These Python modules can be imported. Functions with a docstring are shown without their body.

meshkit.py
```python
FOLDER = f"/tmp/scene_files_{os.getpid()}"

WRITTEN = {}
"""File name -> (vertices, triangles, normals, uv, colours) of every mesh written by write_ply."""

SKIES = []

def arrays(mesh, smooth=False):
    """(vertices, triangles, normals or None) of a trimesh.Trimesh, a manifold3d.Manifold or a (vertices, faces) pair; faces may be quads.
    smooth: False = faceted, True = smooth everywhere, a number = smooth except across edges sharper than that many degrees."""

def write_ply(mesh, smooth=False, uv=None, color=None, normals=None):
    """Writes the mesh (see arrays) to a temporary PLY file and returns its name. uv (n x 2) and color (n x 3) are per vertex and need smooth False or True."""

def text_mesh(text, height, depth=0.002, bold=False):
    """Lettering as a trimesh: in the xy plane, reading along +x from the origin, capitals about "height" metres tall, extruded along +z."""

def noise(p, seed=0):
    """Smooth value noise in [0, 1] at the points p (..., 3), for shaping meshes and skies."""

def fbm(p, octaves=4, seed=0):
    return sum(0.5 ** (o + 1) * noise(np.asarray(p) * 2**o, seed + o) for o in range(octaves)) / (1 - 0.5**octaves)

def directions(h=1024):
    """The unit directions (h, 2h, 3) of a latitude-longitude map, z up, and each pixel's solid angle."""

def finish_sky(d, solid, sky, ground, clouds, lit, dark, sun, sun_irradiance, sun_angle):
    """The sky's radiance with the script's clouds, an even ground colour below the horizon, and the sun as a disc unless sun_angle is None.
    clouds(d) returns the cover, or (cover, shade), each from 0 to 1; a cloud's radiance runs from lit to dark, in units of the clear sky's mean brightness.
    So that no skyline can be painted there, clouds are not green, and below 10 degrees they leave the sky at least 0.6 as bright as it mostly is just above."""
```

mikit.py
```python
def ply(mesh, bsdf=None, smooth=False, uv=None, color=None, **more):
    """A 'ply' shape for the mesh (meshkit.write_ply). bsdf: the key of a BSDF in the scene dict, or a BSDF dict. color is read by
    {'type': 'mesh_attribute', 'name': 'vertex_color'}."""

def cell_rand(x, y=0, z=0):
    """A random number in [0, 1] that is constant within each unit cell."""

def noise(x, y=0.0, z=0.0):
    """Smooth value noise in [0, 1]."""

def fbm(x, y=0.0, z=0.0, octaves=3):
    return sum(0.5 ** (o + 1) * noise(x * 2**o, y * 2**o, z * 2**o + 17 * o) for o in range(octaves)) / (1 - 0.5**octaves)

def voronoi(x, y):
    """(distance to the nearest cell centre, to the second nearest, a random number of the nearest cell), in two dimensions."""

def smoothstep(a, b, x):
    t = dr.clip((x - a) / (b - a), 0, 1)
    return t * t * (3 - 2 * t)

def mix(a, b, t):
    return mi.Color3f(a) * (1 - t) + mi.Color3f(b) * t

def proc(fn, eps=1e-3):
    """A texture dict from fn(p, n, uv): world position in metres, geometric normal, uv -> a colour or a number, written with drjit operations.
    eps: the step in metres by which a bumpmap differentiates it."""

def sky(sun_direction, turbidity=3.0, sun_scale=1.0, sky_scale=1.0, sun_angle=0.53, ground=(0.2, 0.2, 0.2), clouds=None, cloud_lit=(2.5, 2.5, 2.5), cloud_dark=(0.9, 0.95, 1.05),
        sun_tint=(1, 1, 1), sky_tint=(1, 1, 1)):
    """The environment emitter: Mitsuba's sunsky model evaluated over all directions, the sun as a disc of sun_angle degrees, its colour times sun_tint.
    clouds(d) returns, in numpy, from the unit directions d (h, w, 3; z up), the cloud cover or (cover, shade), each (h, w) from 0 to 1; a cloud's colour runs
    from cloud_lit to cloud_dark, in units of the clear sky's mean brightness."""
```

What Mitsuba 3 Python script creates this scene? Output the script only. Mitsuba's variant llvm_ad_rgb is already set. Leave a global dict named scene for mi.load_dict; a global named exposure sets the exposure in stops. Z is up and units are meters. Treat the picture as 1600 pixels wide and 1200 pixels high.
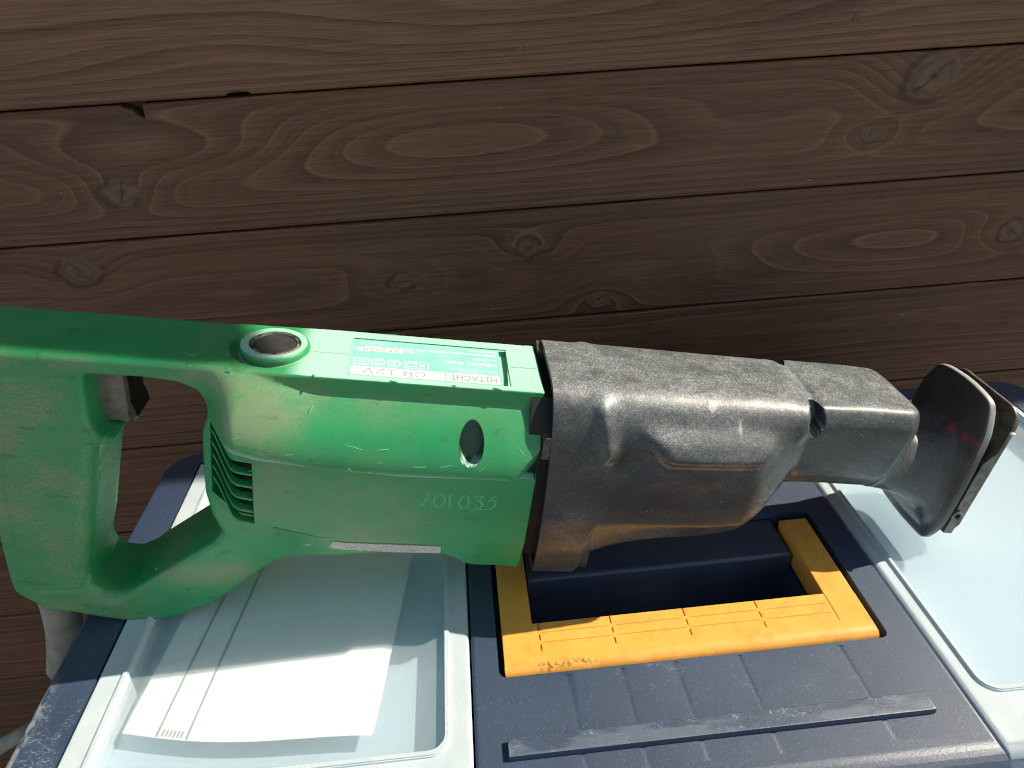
import math
import numpy as np
import trimesh
import manifold3d as m3
import shapely
from shapely.geometry import Polygon, LineString, Point, box as sbox
from scipy.spatial import Delaunay
from scipy.interpolate import PchipInterpolator
from scipy.ndimage import gaussian_filter1d
import drjit as dr
import mitsuba as mi
import mikit, meshkit
from mikit import proc, noise, fbm, voronoi, cell_rand, smoothstep, mix

T4 = mi.ScalarTransform4f
scene, labels = {}, {}

# ------------------------------------------------------------------ camera, sky, exposure
R = np.array([[0.99507, -0.087439, 0.046789], [-0.085319, -0.514306, 0.853352], [-0.050552, -0.853137, -0.519231]])
EYE = np.array([0.0, 0.0, 0.27])
cam = np.eye(4)
cam[:3, 0], cam[:3, 1], cam[:3, 2], cam[:3, 3] = -R[:, 0], -R[:, 1], R[:, 2], EYE
scene['camera'] = {'type': 'perspective', 'fov': math.degrees(2 * math.atan(800 / 1105.0)), 'fov_axis': 'x',
                   'near_clip': 0.01, 'far_clip': 200.0, 'to_world': T4(cam.tolist())}
SUN = (1.0, 0.14, 1.0)
scene['sky'] = mikit.sky(SUN, turbidity=3.0, sun_scale=1.45, sky_scale=1.6, sky_tint=(1.30, 1.0, 0.73), sun_tint=(0.91, 1.0, 1.13), ground=(0.12, 0.12, 0.11))
exposure = 1.7

# ------------------------------------------------------------------ helpers
rng = np.random.default_rng(7)


def numbered(key):
    if key not in scene and key not in labels:
        return key
    k = 1
    while f'{key}_{k:03d}' in scene or f'{key}_{k:03d}' in labels:
        k += 1
    return f'{key}_{k:03d}'


def add(name, mesh, bsdf, parent=None, smooth=35, label=None):
    key = numbered(name if parent is None else parent + '__' + name)
    if isinstance(mesh, trimesh.Trimesh) and mesh.is_watertight and mesh.volume < 0:
        mesh.faces = np.asarray(mesh.faces)[:, ::-1]
    scene[key] = mikit.ply(mesh, bsdf, smooth=smooth)
    if label:
        labels[key] = {'label': label}
    return key


def tm(v, f):
    return trimesh.Trimesh(np.asarray(v, float), np.asarray(f, int), process=False)


def man(mesh):
    if isinstance(mesh, m3.Manifold):
        return mesh
    return m3.Manifold(m3.Mesh(np.asarray(mesh.vertices, np.float32), np.asarray(mesh.faces, np.uint32)))


def un(m):
    q = m.to_mesh()
    return tm(q.vert_properties[:, :3], q.tri_verts)


def cs_poly(poly):
    rings = [np.asarray(poly.exterior.coords)[:-1]] + [np.asarray(i.coords)[:-1] for i in poly.interiors]
    return m3.CrossSection([r.tolist() for r in rings], m3.FillRule.EvenOdd)


def rrect(x0, x1, y0, y1, r, n=8):
    return sbox(x0 + r, y0 + r, x1 - r, y1 - r).buffer(r, quad_segs=n) if r > 0 else sbox(x0, y0, x1, y1)


def slab(poly, z0, z1):
    return cs_poly(poly).extrude(z1 - z0).translate([0, 0, z0])


def bevelled(poly, z0, z1, b, steps=3, bottom=False):
    """A convex slab with a rounded top edge (and bottom edge)."""
    pts = []

    def ring(p, z):
        pts.append(np.c_[np.asarray(p.exterior.coords)[:-1], np.full(len(p.exterior.coords) - 1, z)])
    for k in range(steps + 1):
        a = k / steps * math.pi / 2
        ring(poly.buffer(-b * (1 - math.cos(a)) - 1e-9), z1 - b * (1 - math.sin(a)))
    if bottom:
        for k in range(steps + 1):
            a = k / steps * math.pi / 2
            ring(poly.buffer(-b * (1 - math.cos(a)) - 1e-9), z0 + b * (1 - math.sin(a)))
    else:
        ring(poly, z0)
    return m3.Manifold.hull_points(np.vstack(pts))


def bx(x0, x1, y0, y1, z0, z1):
    return m3.Manifold.cube([x1 - x0, y1 - y0, z1 - z0]).translate([x0, y0, z0])


def tube(points, radii, sides=16, caps=True):
    p = np.asarray(points, float)
    radii = np.broadcast_to(radii, len(p))
    t = np.gradient(p, axis=0)
    t /= np.linalg.norm(t, axis=1, keepdims=True)
    ref = np.array([0.13, 0.21, 0.97]) if abs(t[0] @ np.array([0.13, 0.21, 0.97])) < 0.9 else np.array([1.0, 0.1, 0])
    vs = []
    n = None
    for k in range(len(p)):
        n = ref - (ref @ t[k]) * t[k] if n is None else n - (n @ t[k]) * t[k]
        n /= np.linalg.norm(n)
        b = np.cross(t[k], n)
        a = np.arange(sides) / sides * 2 * math.pi
        vs.append(p[k] + radii[k] * (np.cos(a)[:, None] * n + np.sin(a)[:, None] * b))
    v = np.vstack(vs)
    f = []
    for k in range(len(p) - 1):
        for j in range(sides):
            a, b, c, d = k * sides + j, k * sides + (j + 1) % sides, (k + 1) * sides + (j + 1) % sides, (k + 1) * sides + j
            f += [[a, b, c], [a, c, d]]
    if caps:
        v = np.vstack([v, p[0], p[-1]])
        i0, i1 = len(v) - 2, len(v) - 1
        L = (len(p) - 1) * sides
        for j in range(sides):
            f += [[i0, (j + 1) % sides, j], [i1, L + j, L + (j + 1) % sides]]
    return tm(v, f)


def lathe(profile, sides=64):
    """Profile (r, z) from axis to axis, turned about z."""
    pr = np.asarray(profile, float)
    a = np.arange(sides) / sides * 2 * math.pi
    v = np.vstack([np.c_[r * np.cos(a), r * np.sin(a), np.full(sides, z)] for r, z in pr])
    f = []
    for k in range(len(pr) - 1):
        for j in range(sides):
            A, B, C, D = k * sides + j, k * sides + (j + 1) % sides, (k + 1) * sides + (j + 1) % sides, (k + 1) * sides + j
            f += [[A, B, C], [A, C, D]]
    return tm(v, f)


def cat(*ms):
    return trimesh.util.concatenate([un(m) if isinstance(m, m3.Manifold) else m for m in ms])


def sst(a, b, x):
    t = np.clip((x - a) / (b - a), 0, 1)
    return t * t * (3 - 2 * t)


# the saw's own frame, millimetres: u along the tool towards its nose, b away from its near side, w up; the nose dips by 10.8 degrees
AL = math.radians(10.8)
SO = np.array([0.0252, 0.272, 0.112])
SM = np.array([[math.cos(AL), 0, math.sin(AL)], [0, 1, 0], [-math.sin(AL), 0, math.cos(AL)]])


def to_world(mesh):
    m = un(mesh) if isinstance(mesh, m3.Manifold) else mesh.copy()
    m.vertices = (np.asarray(m.vertices) * 0.001) @ SM.T + SO
    return m


# ------------------------------------------------------------------ materials
def local(p):
    """World point -> the saw's frame in millimetres (u, b, w)."""
    x, y, z = (p.x - SO[0]) * 1000, (p.y - SO[1]) * 1000, (p.z - SO[2]) * 1000
    c, s = math.cos(AL), math.sin(AL)
    return x * c - z * s, y, x * s + z * c


def blob(u, w, cu, cw, ru, rw):
    return dr.exp(-(dr.square((u - cu) / ru) + dr.square((w - cw) / rw)))


def green_col(p, n, uv):
    u, b, w = local(p)
    f1 = fbm(u * 0.045, b * 0.05, w * 0.06, 4)
    f2 = fbm(u * 0.25, b * 0.25, w * 0.25, 4)
    f3 = noise(u * 1.7, b * 1.7, w * 1.7)
    base = mix((0.007, 0.250, 0.070), (0.014, 0.315, 0.108), f1)
    dust = 0.16 + 0.95 * blob(u, w, -112, -16, 14, 7) + 0.55 * blob(u, w, -70, -63, 30, 16) + 0.45 * blob(u, w, -52, -64, 10, 14) + 0.75 * blob(u, w, -214, -60, 22, 45) \
        + 0.9 * blob(u, w, -140, -112, 24, 8) + 0.5 * blob(u, w, -190, -140, 30, 8) + 0.55 * blob(u, w, -150, -5, 60, 5) + 0.5 * blob(u, w, -110, -52, 10, 26) + 0.35 * blob(u, w, -80, -12, 26, 6)
    f4 = fbm(u * 0.05 + 3, b * 0.05, w * 0.05, 5)
    f5 = noise(u * 0.9 + 4, b * 0.9, w * 0.9)
    dust = dr.clip(dust * (0.30 + 0.95 * smoothstep(0.28, 0.75, f4)) * (0.35 + 0.75 * f2 + 0.35 * f5) * (0.6 + 0.8 * f3) - 0.03, 0, 0.7) * 0.72
    gmask = smoothstep(-180, -188, u) * smoothstep(-128, -118, w) * smoothstep(-9, -14, w)
    dust = dr.clip(dust * (1 + gmask * (0.9 * smoothstep(0.3, 0.7, noise(u * 1.3, b * 1.3, w * 1.3)) - 0.35)) + gmask * 0.05, 0, 0.6)
    side = smoothstep(0.2, 0.7, dr.abs(n.y))
    dust = dust * (0.45 + 0.55 * side)
    col = mix(base, (0.33, 0.265, 0.17), dust)
    # worn, paler edge along the step of the side panel
    lw = -35.0 + 3.2 * smoothstep(-84, -112, u) + 3.8 * smoothstep(-110, -126, u) + 1.2 * smoothstep(-84, -110, u)
    ed = dr.exp(-dr.square((w - lw + 0.2) / 1.1)) * smoothstep(-128, -122, u) * smoothstep(-8, -12, u) * (0.4 + 0.8 * f2) * smoothstep(20, 26, -b)
    col = mix(col, (0.34, 0.58, 0.42), dr.clip(ed, 0, 1) * 0.75)
    # dark rubbed spots
    d = smoothstep(0.70, 0.80, fbm(u * 0.12 + 9, b * 0.1, w * 0.2 + 3, 4)) * 0.35
    col = mix(col, (0.05, 0.07, 0.05), d)
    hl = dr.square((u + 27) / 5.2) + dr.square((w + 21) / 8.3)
    col = mix(col, (0.008, 0.060, 0.020), smoothstep(1.16, 0.98, hl) * smoothstep(0.0, -5.0, b) * 0.95)  # shade inside the screw-boss hole, painted into the colour
    # bleached top, with the sun sheen on it painted into the colour
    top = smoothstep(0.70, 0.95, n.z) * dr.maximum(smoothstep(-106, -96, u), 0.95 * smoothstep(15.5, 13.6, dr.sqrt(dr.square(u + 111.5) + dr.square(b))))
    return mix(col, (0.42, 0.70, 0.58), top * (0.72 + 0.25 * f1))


def green_rough(p, n, uv):
    u, b, w = local(p)
    return 0.36 + 0.18 * fbm(u * 0.2, b * 0.2, w * 0.2, 3)


def green_bump(p, n, uv):
    u, b, w = local(p)
    grip = smoothstep(-180, -188, u) * smoothstep(-128, -118, w) * smoothstep(-9, -14, w)
    g = (noise(u * 0.62, b * 0.62, w * 0.62) + 0.7 * noise(u * 1.3, b * 1.3, w * 1.3)) * grip * 0.00042
    fine = noise(u * 0.9 + 5, b * 0.9, w * 0.9) * 0.00002 + fbm(u * 0.06, b * 0.06, w * 0.06, 2) * 0.0004
    scr = smoothstep(0.955, 1.0, 1 - dr.abs(noise(u * 0.16 + w * 0.4, b * 0.3, w * 0.05) - 0.5) * 2) * smoothstep(0.52, 0.7, fbm(u * 0.06, b * 0.1, w * 0.1 + 4, 2)) * 0.00006
    return g + fine - scr


def bumped(inner, fn, eps, scale=1.0):
    return {'type': 'bumpmap', 'arbitrary': proc(fn, eps), 'scale': scale, 'bsdf': inner}


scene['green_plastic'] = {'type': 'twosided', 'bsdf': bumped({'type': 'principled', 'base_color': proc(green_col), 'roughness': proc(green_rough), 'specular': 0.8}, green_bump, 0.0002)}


def rubber_col(p, n, uv):
    u, b, w = local(p)
    f1 = fbm(u * 0.08, b * 0.1, w * 0.1, 4)
    f2 = fbm(u * 0.45 + 7, b * 0.45, w * 0.45, 3)
    sp = noise(u * 2.2, b * 2.2, w * 2.2) * 0.6 + noise(u * 4.5 + 3, b * 4.5, w * 4.5) * 0.4
    top = smoothstep(0.45, 0.9, n.z)
    front = smoothstep(0.3, 0.9, -n.y) * smoothstep(-75, -40, w)
    under = smoothstep(-0.02, -0.25, n.z)
    dust = 0.60 * top + 0.13 * front + 0.025
    dust = dust + 0.26 * blob(u, w, 22, -62, 11, 16) + 0.34 * blob(u, w, 113, -42, 7, 14) + 0.22 * blob(u, w, 32, -12, 9, 12) + 0.16 * blob(u, w, 85, -14, 24, 6) + 0.15 * blob(u, w, 60, -2, 60, 4)
    dust = dust * (1 - 0.8 * blob(u, w, 55, -42, 32, 10)) * (1 - 0.8 * blob(u, w, 38, -25, 6, 6))
    dust = dust + 0.20 * under
    dust = dust * (1 - 0.80 * smoothstep(171, 183, u)) + 0.07 * smoothstep(170, 182, u)
    dust = dr.clip(dust * (0.60 + 0.5 * smoothstep(0.3, 0.7, f1)) * (0.52 + 0.85 * smoothstep(0.42, 0.70, sp)) * (0.45 + 0.95 * f2), 0, 0.85)
    grains = smoothstep(0.80, 0.92, noise(u * 1.5 + 40, b * 1.5, w * 1.5)) * smoothstep(0.45, 0.7, noise(u * 0.12 + 4, b * 0.2, w * 0.14)) * (1 - smoothstep(168, 178, u))
    dust = dr.maximum(dust, grains * 0.55)
    col = mix((0.018, 0.021, 0.025), (0.31, 0.332, 0.335), dust)
    wear = smoothstep(0.62, 0.72, fbm(u * 0.10 + w * 0.3, b * 0.3 + 9, w * 0.06, 4)) * top * 0.5
    col = mix(col, (0.06, 0.06, 0.058), wear)
    rim = smoothstep(208.5, 211, u + 0.04 * (w + 68)) * smoothstep(0.35, 0.75, n.z + 0.5 * smoothstep(0.3, 0.9, -n.y) * smoothstep(-40, -5, w)) * smoothstep(0.25, 0.6, f2 + 0.2)
    col = mix(col, (0.42, 0.40, 0.35), rim * 0.85)
    red = blob(u, w, 206, -9, 3.4, 2.0) * smoothstep(0.3, 0.6, f2) * smoothstep(0.0, -6.0, b)
    col = mix(col, (0.26, 0.01, 0.03), red * 0.8)
    spots = smoothstep(0.5, 1.0, blob(u, w, 75, 1, 2.6, 2.2) * 1.3 * (0.5 + f2)) + smoothstep(0.5, 1.0, blob(u, w, 88, -5, 1.5, 4) * (0.5 + f2))
    return mix(col, (0.45, 0.43, 0.38), dr.clip(spots, 0, 0.8))


def rubber_rough(p, n, uv):
    u, b, w = local(p)
    return (0.36 + 0.14 * fbm(u * 0.3, b * 0.3, w * 0.3, 3)) * (1 - 0.5 * smoothstep(-0.02, -0.2, n.z))


def rubber_bump(p, n, uv):
    u, b, w = local(p)
    return noise(u * 1.6, b * 1.6, w * 1.6) * 0.00004 + noise(u * 3.5, b * 3.5, w * 3.5) * 0.00003 + fbm(u * 0.1, b * 0.1, w * 0.1, 2) * 0.0002


scene['black_rubber'] = {'type': 'twosided', 'bsdf': bumped({'type': 'principled', 'base_color': proc(rubber_col), 'roughness': proc(rubber_rough), 'specular': 0.65}, rubber_bump, 0.0002)}
scene['black_inner'] = {'type': 'twosided', 'bsdf': {'type': 'principled', 'base_color': {'type': 'rgb', 'value': [0.012, 0.012, 0.012]}, 'roughness': 0.6}}


def shoe_col(p, n, uv):
    u, b, w = local(p)
    f = fbm(u * 0.3, b * 0.3, w * 0.3, 4)
    s = noise(u * 2.5, b * 2.5, w * 2.5)
    c = mix((0.10, 0.095, 0.085), (0.22, 0.20, 0.17), smoothstep(0.3, 0.7, f))
    return mix(c, (0.13, 0.075, 0.04), smoothstep(0.55, 0.8, f * 0.6 + s * 0.4) * 0.7)


scene['dull_metal'] = {'type': 'twosided', 'bsdf': {'type': 'principled', 'base_color': proc(shoe_col), 'metallic': 0.55, 'roughness': 0.45}}


def trig_col(p, n, uv):
    u, b, w = local(p)
    return mix((0.015, 0.015, 0.015), (0.26, 0.23, 0.19), smoothstep(0.6, 0.95, -n.y) * smoothstep(-170.5, -172.0, u) * (0.35 + 0.5 * fbm(u * 0.4, b * 0.4, w * 0.4, 3)))


scene['black_gloss'] = {'type': 'twosided', 'bsdf': {'type': 'principled', 'base_color': proc(trig_col), 'roughness': 0.14, 'specular': 1.0}}


def knob_col(p, n, uv):
    u, b, w = local(p)
    r = dr.sqrt(dr.square(u + 111.5) + dr.square(b))
    d = fbm(u * 0.6, b * 0.6, w, 4)
    c = mix((0.024, 0.024, 0.025), (0.05, 0.05, 0.048), d)
    return mix(c, (0.36, 0.29, 0.22), smoothstep(8.6, 9.8, r) * smoothstep(0.3, 0.6, d) * 0.8)


scene['dusty_cap'] = {'type': 'twosided', 'bsdf': {'type': 'principled', 'base_color': proc(knob_col), 'roughness': 0.5}}


def plate_col(p, n, uv):
    u, b, w = local(p)
    return mix((0.20, 0.56, 0.47), (0.32, 0.63, 0.56), fbm(u * 0.1, b * 0.2, 0, 3))


scene['nameplate_green'] = {'type': 'twosided', 'bsdf': {'type': 'principled', 'base_color': proc(plate_col), 'roughness': 0.4}}


def flat(name, rgb, rough=0.5, **more):
    scene[name] = {'type': 'twosided', 'bsdf': {'type': 'principled', 'base_color': {'type': 'rgb', 'value': list(rgb)}, 'roughness': rough, **more}}


flat('print_white', (0.68, 0.76, 0.72), 0.5)
flat('print_pink', (0.72, 0.70, 0.67), 0.5)
flat('print_grey', (0.30, 0.37, 0.34), 0.5)
flat('burr', (0.10, 0.50, 0.26), 0.45)
flat('bare_scratch', (0.10, 0.40, 0.20), 0.55)


def stick_col(p, n, uv):
    u, b, w = local(p)
    d = smoothstep(0.55, 0.75, fbm(u * 0.5, b, w * 1.2, 4))
    c = mix((0.55, 0.52, 0.47), (0.30, 0.26, 0.22), d * 0.8)
    t = smoothstep(0.62, 0.66, noise(u * 1.6, 0, dr.floor(w * 0.9) * 3.7)) * smoothstep(-80, -76, u) * smoothstep(-42, -46, u)
    return mix(c, (0.15, 0.13, 0.13), t * 0.35)


scene['sticker_white'] = {'type': 'twosided', 'bsdf': {'type': 'principled', 'base_color': proc(stick_col), 'roughness': 0.5}}

# ---- tool box plastics


def navy_col(p, n, uv):
    x, y = p.x * 1000, p.y * 1000
    f = fbm(x * 0.05, y * 0.05, 0, 4)
    c = mix((0.024, 0.043, 0.084), (0.040, 0.064, 0.112), f)
    st = smoothstep(0.60, 0.78, noise(x * 2.1, y * 2.1, 0.5) * 0.6 + noise(x * 4.3, y * 4.3, 1.5) * 0.4)
    up = smoothstep(0.6, 0.95, n.z)
    c = mix(c, (0.17, 0.22, 0.31), st * 0.55 * up)
    # pale scuffs: on the raised bar, at the left rim, beside the handle
    raised = smoothstep(0.0018, 0.0026, p.z)
    hair = smoothstep(0.93, 0.99, 1 - dr.abs(noise(x * 0.9 + y * 1.5, y * 0.25 - x * 0.2, 2.0) - 0.5) * 2)
    hair2 = smoothstep(0.93, 0.99, 1 - dr.abs(noise(x * 0.35 - y * 0.7, y * 0.9, 5.0) - 0.5) * 2)
    zone = raised + smoothstep(-180, -186, x) * smoothstep(225, 200, y) + blob(x, y, 62, 193, 14, 6) + blob(x, y, 118, 183, 40, 12) * 0.35
    zone = zone * smoothstep(0.38, 0.62, fbm(x * 0.12, y * 0.12, 7, 3))
    c = mix(c, (0.30, 0.34, 0.38), dr.clip((hair + hair2 * 0.7) * zone * 0.8 * up, 0, 0.75))
    c = mix(c, (0.14, 0.18, 0.22), raised * 0.45 * smoothstep(0.35, 0.65, fbm(x * 0.06, y * 0.3, 3, 3)) * up)
    edge = smoothstep(-198, -204, x) * smoothstep(230, 205, y) * smoothstep(0.35, 0.6, fbm(x * 0.4, y * 0.25, 2, 3))
    return mix(c, (0.33, 0.34, 0.35), edge * 0.8)


def navy_bump(p, n, uv):
    x, y, z = p.x * 1000, p.y * 1000, p.z * 1000
    return noise(x * 1.5, y * 1.5, z * 1.5) * 0.000035 + noise(x * 3.0, y * 3.0, z * 3.0) * 0.00003


scene['navy_plastic'] = {'type': 'twosided', 'bsdf': bumped({'type': 'principled', 'base_color': proc(navy_col), 'roughness': 0.46, 'specular': 1.0}, navy_bump, 0.00025)}


def yellow_col(p, n, uv):
    x, y = p.x * 1000, p.y * 1000
    c = mix((0.80, 0.37, 0.055), (0.86, 0.44, 0.09), fbm(x * 0.08, y * 0.08, p.z * 80, 3))
    g = (blob(x, y, 20, 201.5, 5, 1.6) + blob(x, y, 34, 201.8, 7, 1.5) + 0.7 * blob(x, y, 121.5, 215, 1.5, 1.0)) * smoothstep(0.42, 0.66, fbm(x * 0.9, y * 0.9, 0, 3))
    hair = smoothstep(0.95, 0.995, 1 - dr.abs(noise(x * 0.5 + y * 1.1, y * 0.35 - x * 0.15, 8.0) - 0.5) * 2) * smoothstep(0.45, 0.65, fbm(x * 0.07, y * 0.09, 2, 3))
    c = mix(c, (0.45, 0.20, 0.05), hair * 0.35 + 0.22 * smoothstep(0.52, 0.75, fbm(x * 0.25 + 3, y * 0.25, 1, 4)))
    return mix(c, (0.10, 0.06, 0.03), dr.clip(g, 0, 0.8))


scene['yellow_plastic'] = {'type': 'twosided', 'bsdf': bumped({'type': 'principled', 'base_color': proc(yellow_col), 'roughness': 0.42}, lambda p, n, uv: fbm(p.x * 300, p.y * 300, p.z * 300, 2) * 0.00012, 0.0003)}
flat('groove_brown', (0.18, 0.07, 0.01), 0.7)


def pane_bump(p, n, uv):
    return noise(p.x * 60, p.y * 900, 0) * 0.00003 + noise(p.x * 25, p.y * 160, 3) * 0.0001


def pane_col(p, n, uv):
    x, y = p.x * 1000, p.y * 1000
    s = noise(x * 0.03, y * 1.3, 1) * 0.5 + noise(x * 0.1 + y * 0.02, y * 3.1, 2) * 0.5
    return mix((0.79, 0.89, 0.94), (0.86, 0.93, 0.97), s)


scene['milky_pane'] = {'type': 'blendbsdf', 'weight': 0.33,
                       'bsdf_0': {'type': 'thindielectric', 'int_ior': 1.49},
                       'bsdf_1': {'type': 'principledthin', 'base_color': proc(pane_col), 'roughness': 0.35, 'diff_trans': 1.0, 'spec_trans': 0.0, 'eta': 1.49}}


def border_col(p, n, uv):
    x, y = p.x * 1000, p.y * 1000
    return mix((0.46, 0.54, 0.575), (0.58, 0.65, 0.68), fbm(x * 0.1, y * 0.1, 0, 4))


scene['milky_border'] = {'type': 'twosided', 'bsdf': {'type': 'principled', 'base_color': proc(border_col), 'roughness': 0.33}}
flat('tray_blue', (0.46, 0.60, 0.68), 0.6)
flat('paper_white', (0.85, 0.85, 0.82), 0.8)
flat('ink', (0.16, 0.20, 0.24), 0.8)


def cord_col(p, n, uv):
    return mix((0.20, 0.20, 0.17), (0.42, 0.40, 0.34), fbm(p.x * 250, p.y * 250, p.z * 120, 4))


scene['grey_rubber'] = {'type': 'twosided', 'bsdf': {'type': 'principled', 'base_color': proc(cord_col), 'roughness': 0.55}}

# ---- stained wood of the wall: growth rings as contour lines of a field, bent round the knots
PW, PZ = 0.0886, 0.2003        # plank pitch, height of the joint between plank 0 (above) and plank 1 (below)
#         x,      z,     height, rx,    rz
BUMPS = [(0.3308, 0.1837, 5.0, 0.046, 0.026), (0.2934, 0.1471, 2.4, 0.028, 0.011), (-0.205, 0.171, 5.0, 0.11, 0.021), (-0.2302, 0.1452, 3.0, 0.028, 0.015),
         (-0.01, 0.166, -2.0, 0.12, 0.020), (0.20, 0.165, 1.4, 0.09, 0.016), (-0.1477, 0.2293, 2.4, 0.10, 0.016), (-0.2772, 0.091, 3.0, 0.032, 0.017),
         (-0.0507, 0.0639, 3.0, 0.032, 0.013), (0.0453, 0.0823, 3.0, 0.030, 0.013), (0.14, 0.060, 2.4, 0.10, 0.020), (0.0989, 0.0359, 2.4, 0.03, 0.012),
         (0.31, 0.070, -1.6, 0.12, 0.018), (0.4245, 0.0658, 3.0, 0.035, 0.015), (0.30, 0.235, 1.8, 0.13, 0.018), (0.06, 0.245, -1.6, 0.16, 0.02)]
KNOTS = [(0.3308, 0.1837, 0.0215), (0.2934, 0.1471, 0.0075), (-0.2302, 0.1452, 0.0135), (-0.2772, 0.091, 0.0145), (-0.0507, 0.0639, 0.0095), (0.0453, 0.0823, 0.0095),
         (0.0989, 0.0359, 0.010), (0.4245, 0.0658, 0.011), (0.2684, 0.2218, 0.0035)]


def wood_field(p):
    x, z = p.x, p.z
    k = dr.floor((z - PZ) / PW)
    zc = (z - PZ) / PW - k - 0.5
    r1, r2 = cell_rand(k, 3), cell_rand(k, 8)
    off = (r1 - 0.5) * 0.6
    q = zc - off
    F = 22.0 * q * q + 3.2 * fbm(x * 1.7 + 31 * r2, k * 7.3, z * 2.0, 2) + (r2 - 0.5) * 5 * x
    F = F + 0.9 * noise(x * 5.5 + 5 * k, z * 26, k) + 0.16 * noise(x * 18, z * 90, k + 4) + 0.05 * noise(x * 45, z * 420, k + 6)
    for cx, cz, hgt, rx, rz in BUMPS:
        kk = math.floor((cz - PZ) / PW)
        F = F + dr.select(dr.abs(k - kk) < 0.5, hgt * dr.exp(-(dr.square((x - cx) / rx) + dr.square((z - cz) / rz))), 0.0)
    return F, k


def wood_ring(p):
    F, k = wood_field(p)
    i = dr.floor(F)
    t = F - i
    amp = 0.25 + 0.85 * cell_rand(i + 40, k + 20)
    light = smoothstep(0.86, 0.94, t) * (1 - smoothstep(0.95, 1.0, t)) * (0.25 + 0.75 * cell_rand(i + 41, k + 20))
    dark = smoothstep(0.0, 0.05, t) * (1 - smoothstep(0.05, 0.9, t)) * amp
    F2 = F * 3.0 + 0.5 * noise(p.x * 12, p.z * 120, k)
    t2 = F2 - dr.floor(F2)
    fine = smoothstep(0.0, 0.2, t2) * (1 - smoothstep(0.2, 1.0, t2)) * cell_rand(dr.floor(F2) + 90, k + 20)
    return light, dark, fine, k


def wood_fibre(p, k):
    return noise(p.x * 30, p.z * 1300, k) * 0.5 + noise(p.x * 90, p.z * 2600, k + 2) * 0.3 + noise(p.x * 500, p.z * 2200, k + 5) * 0.2


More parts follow.
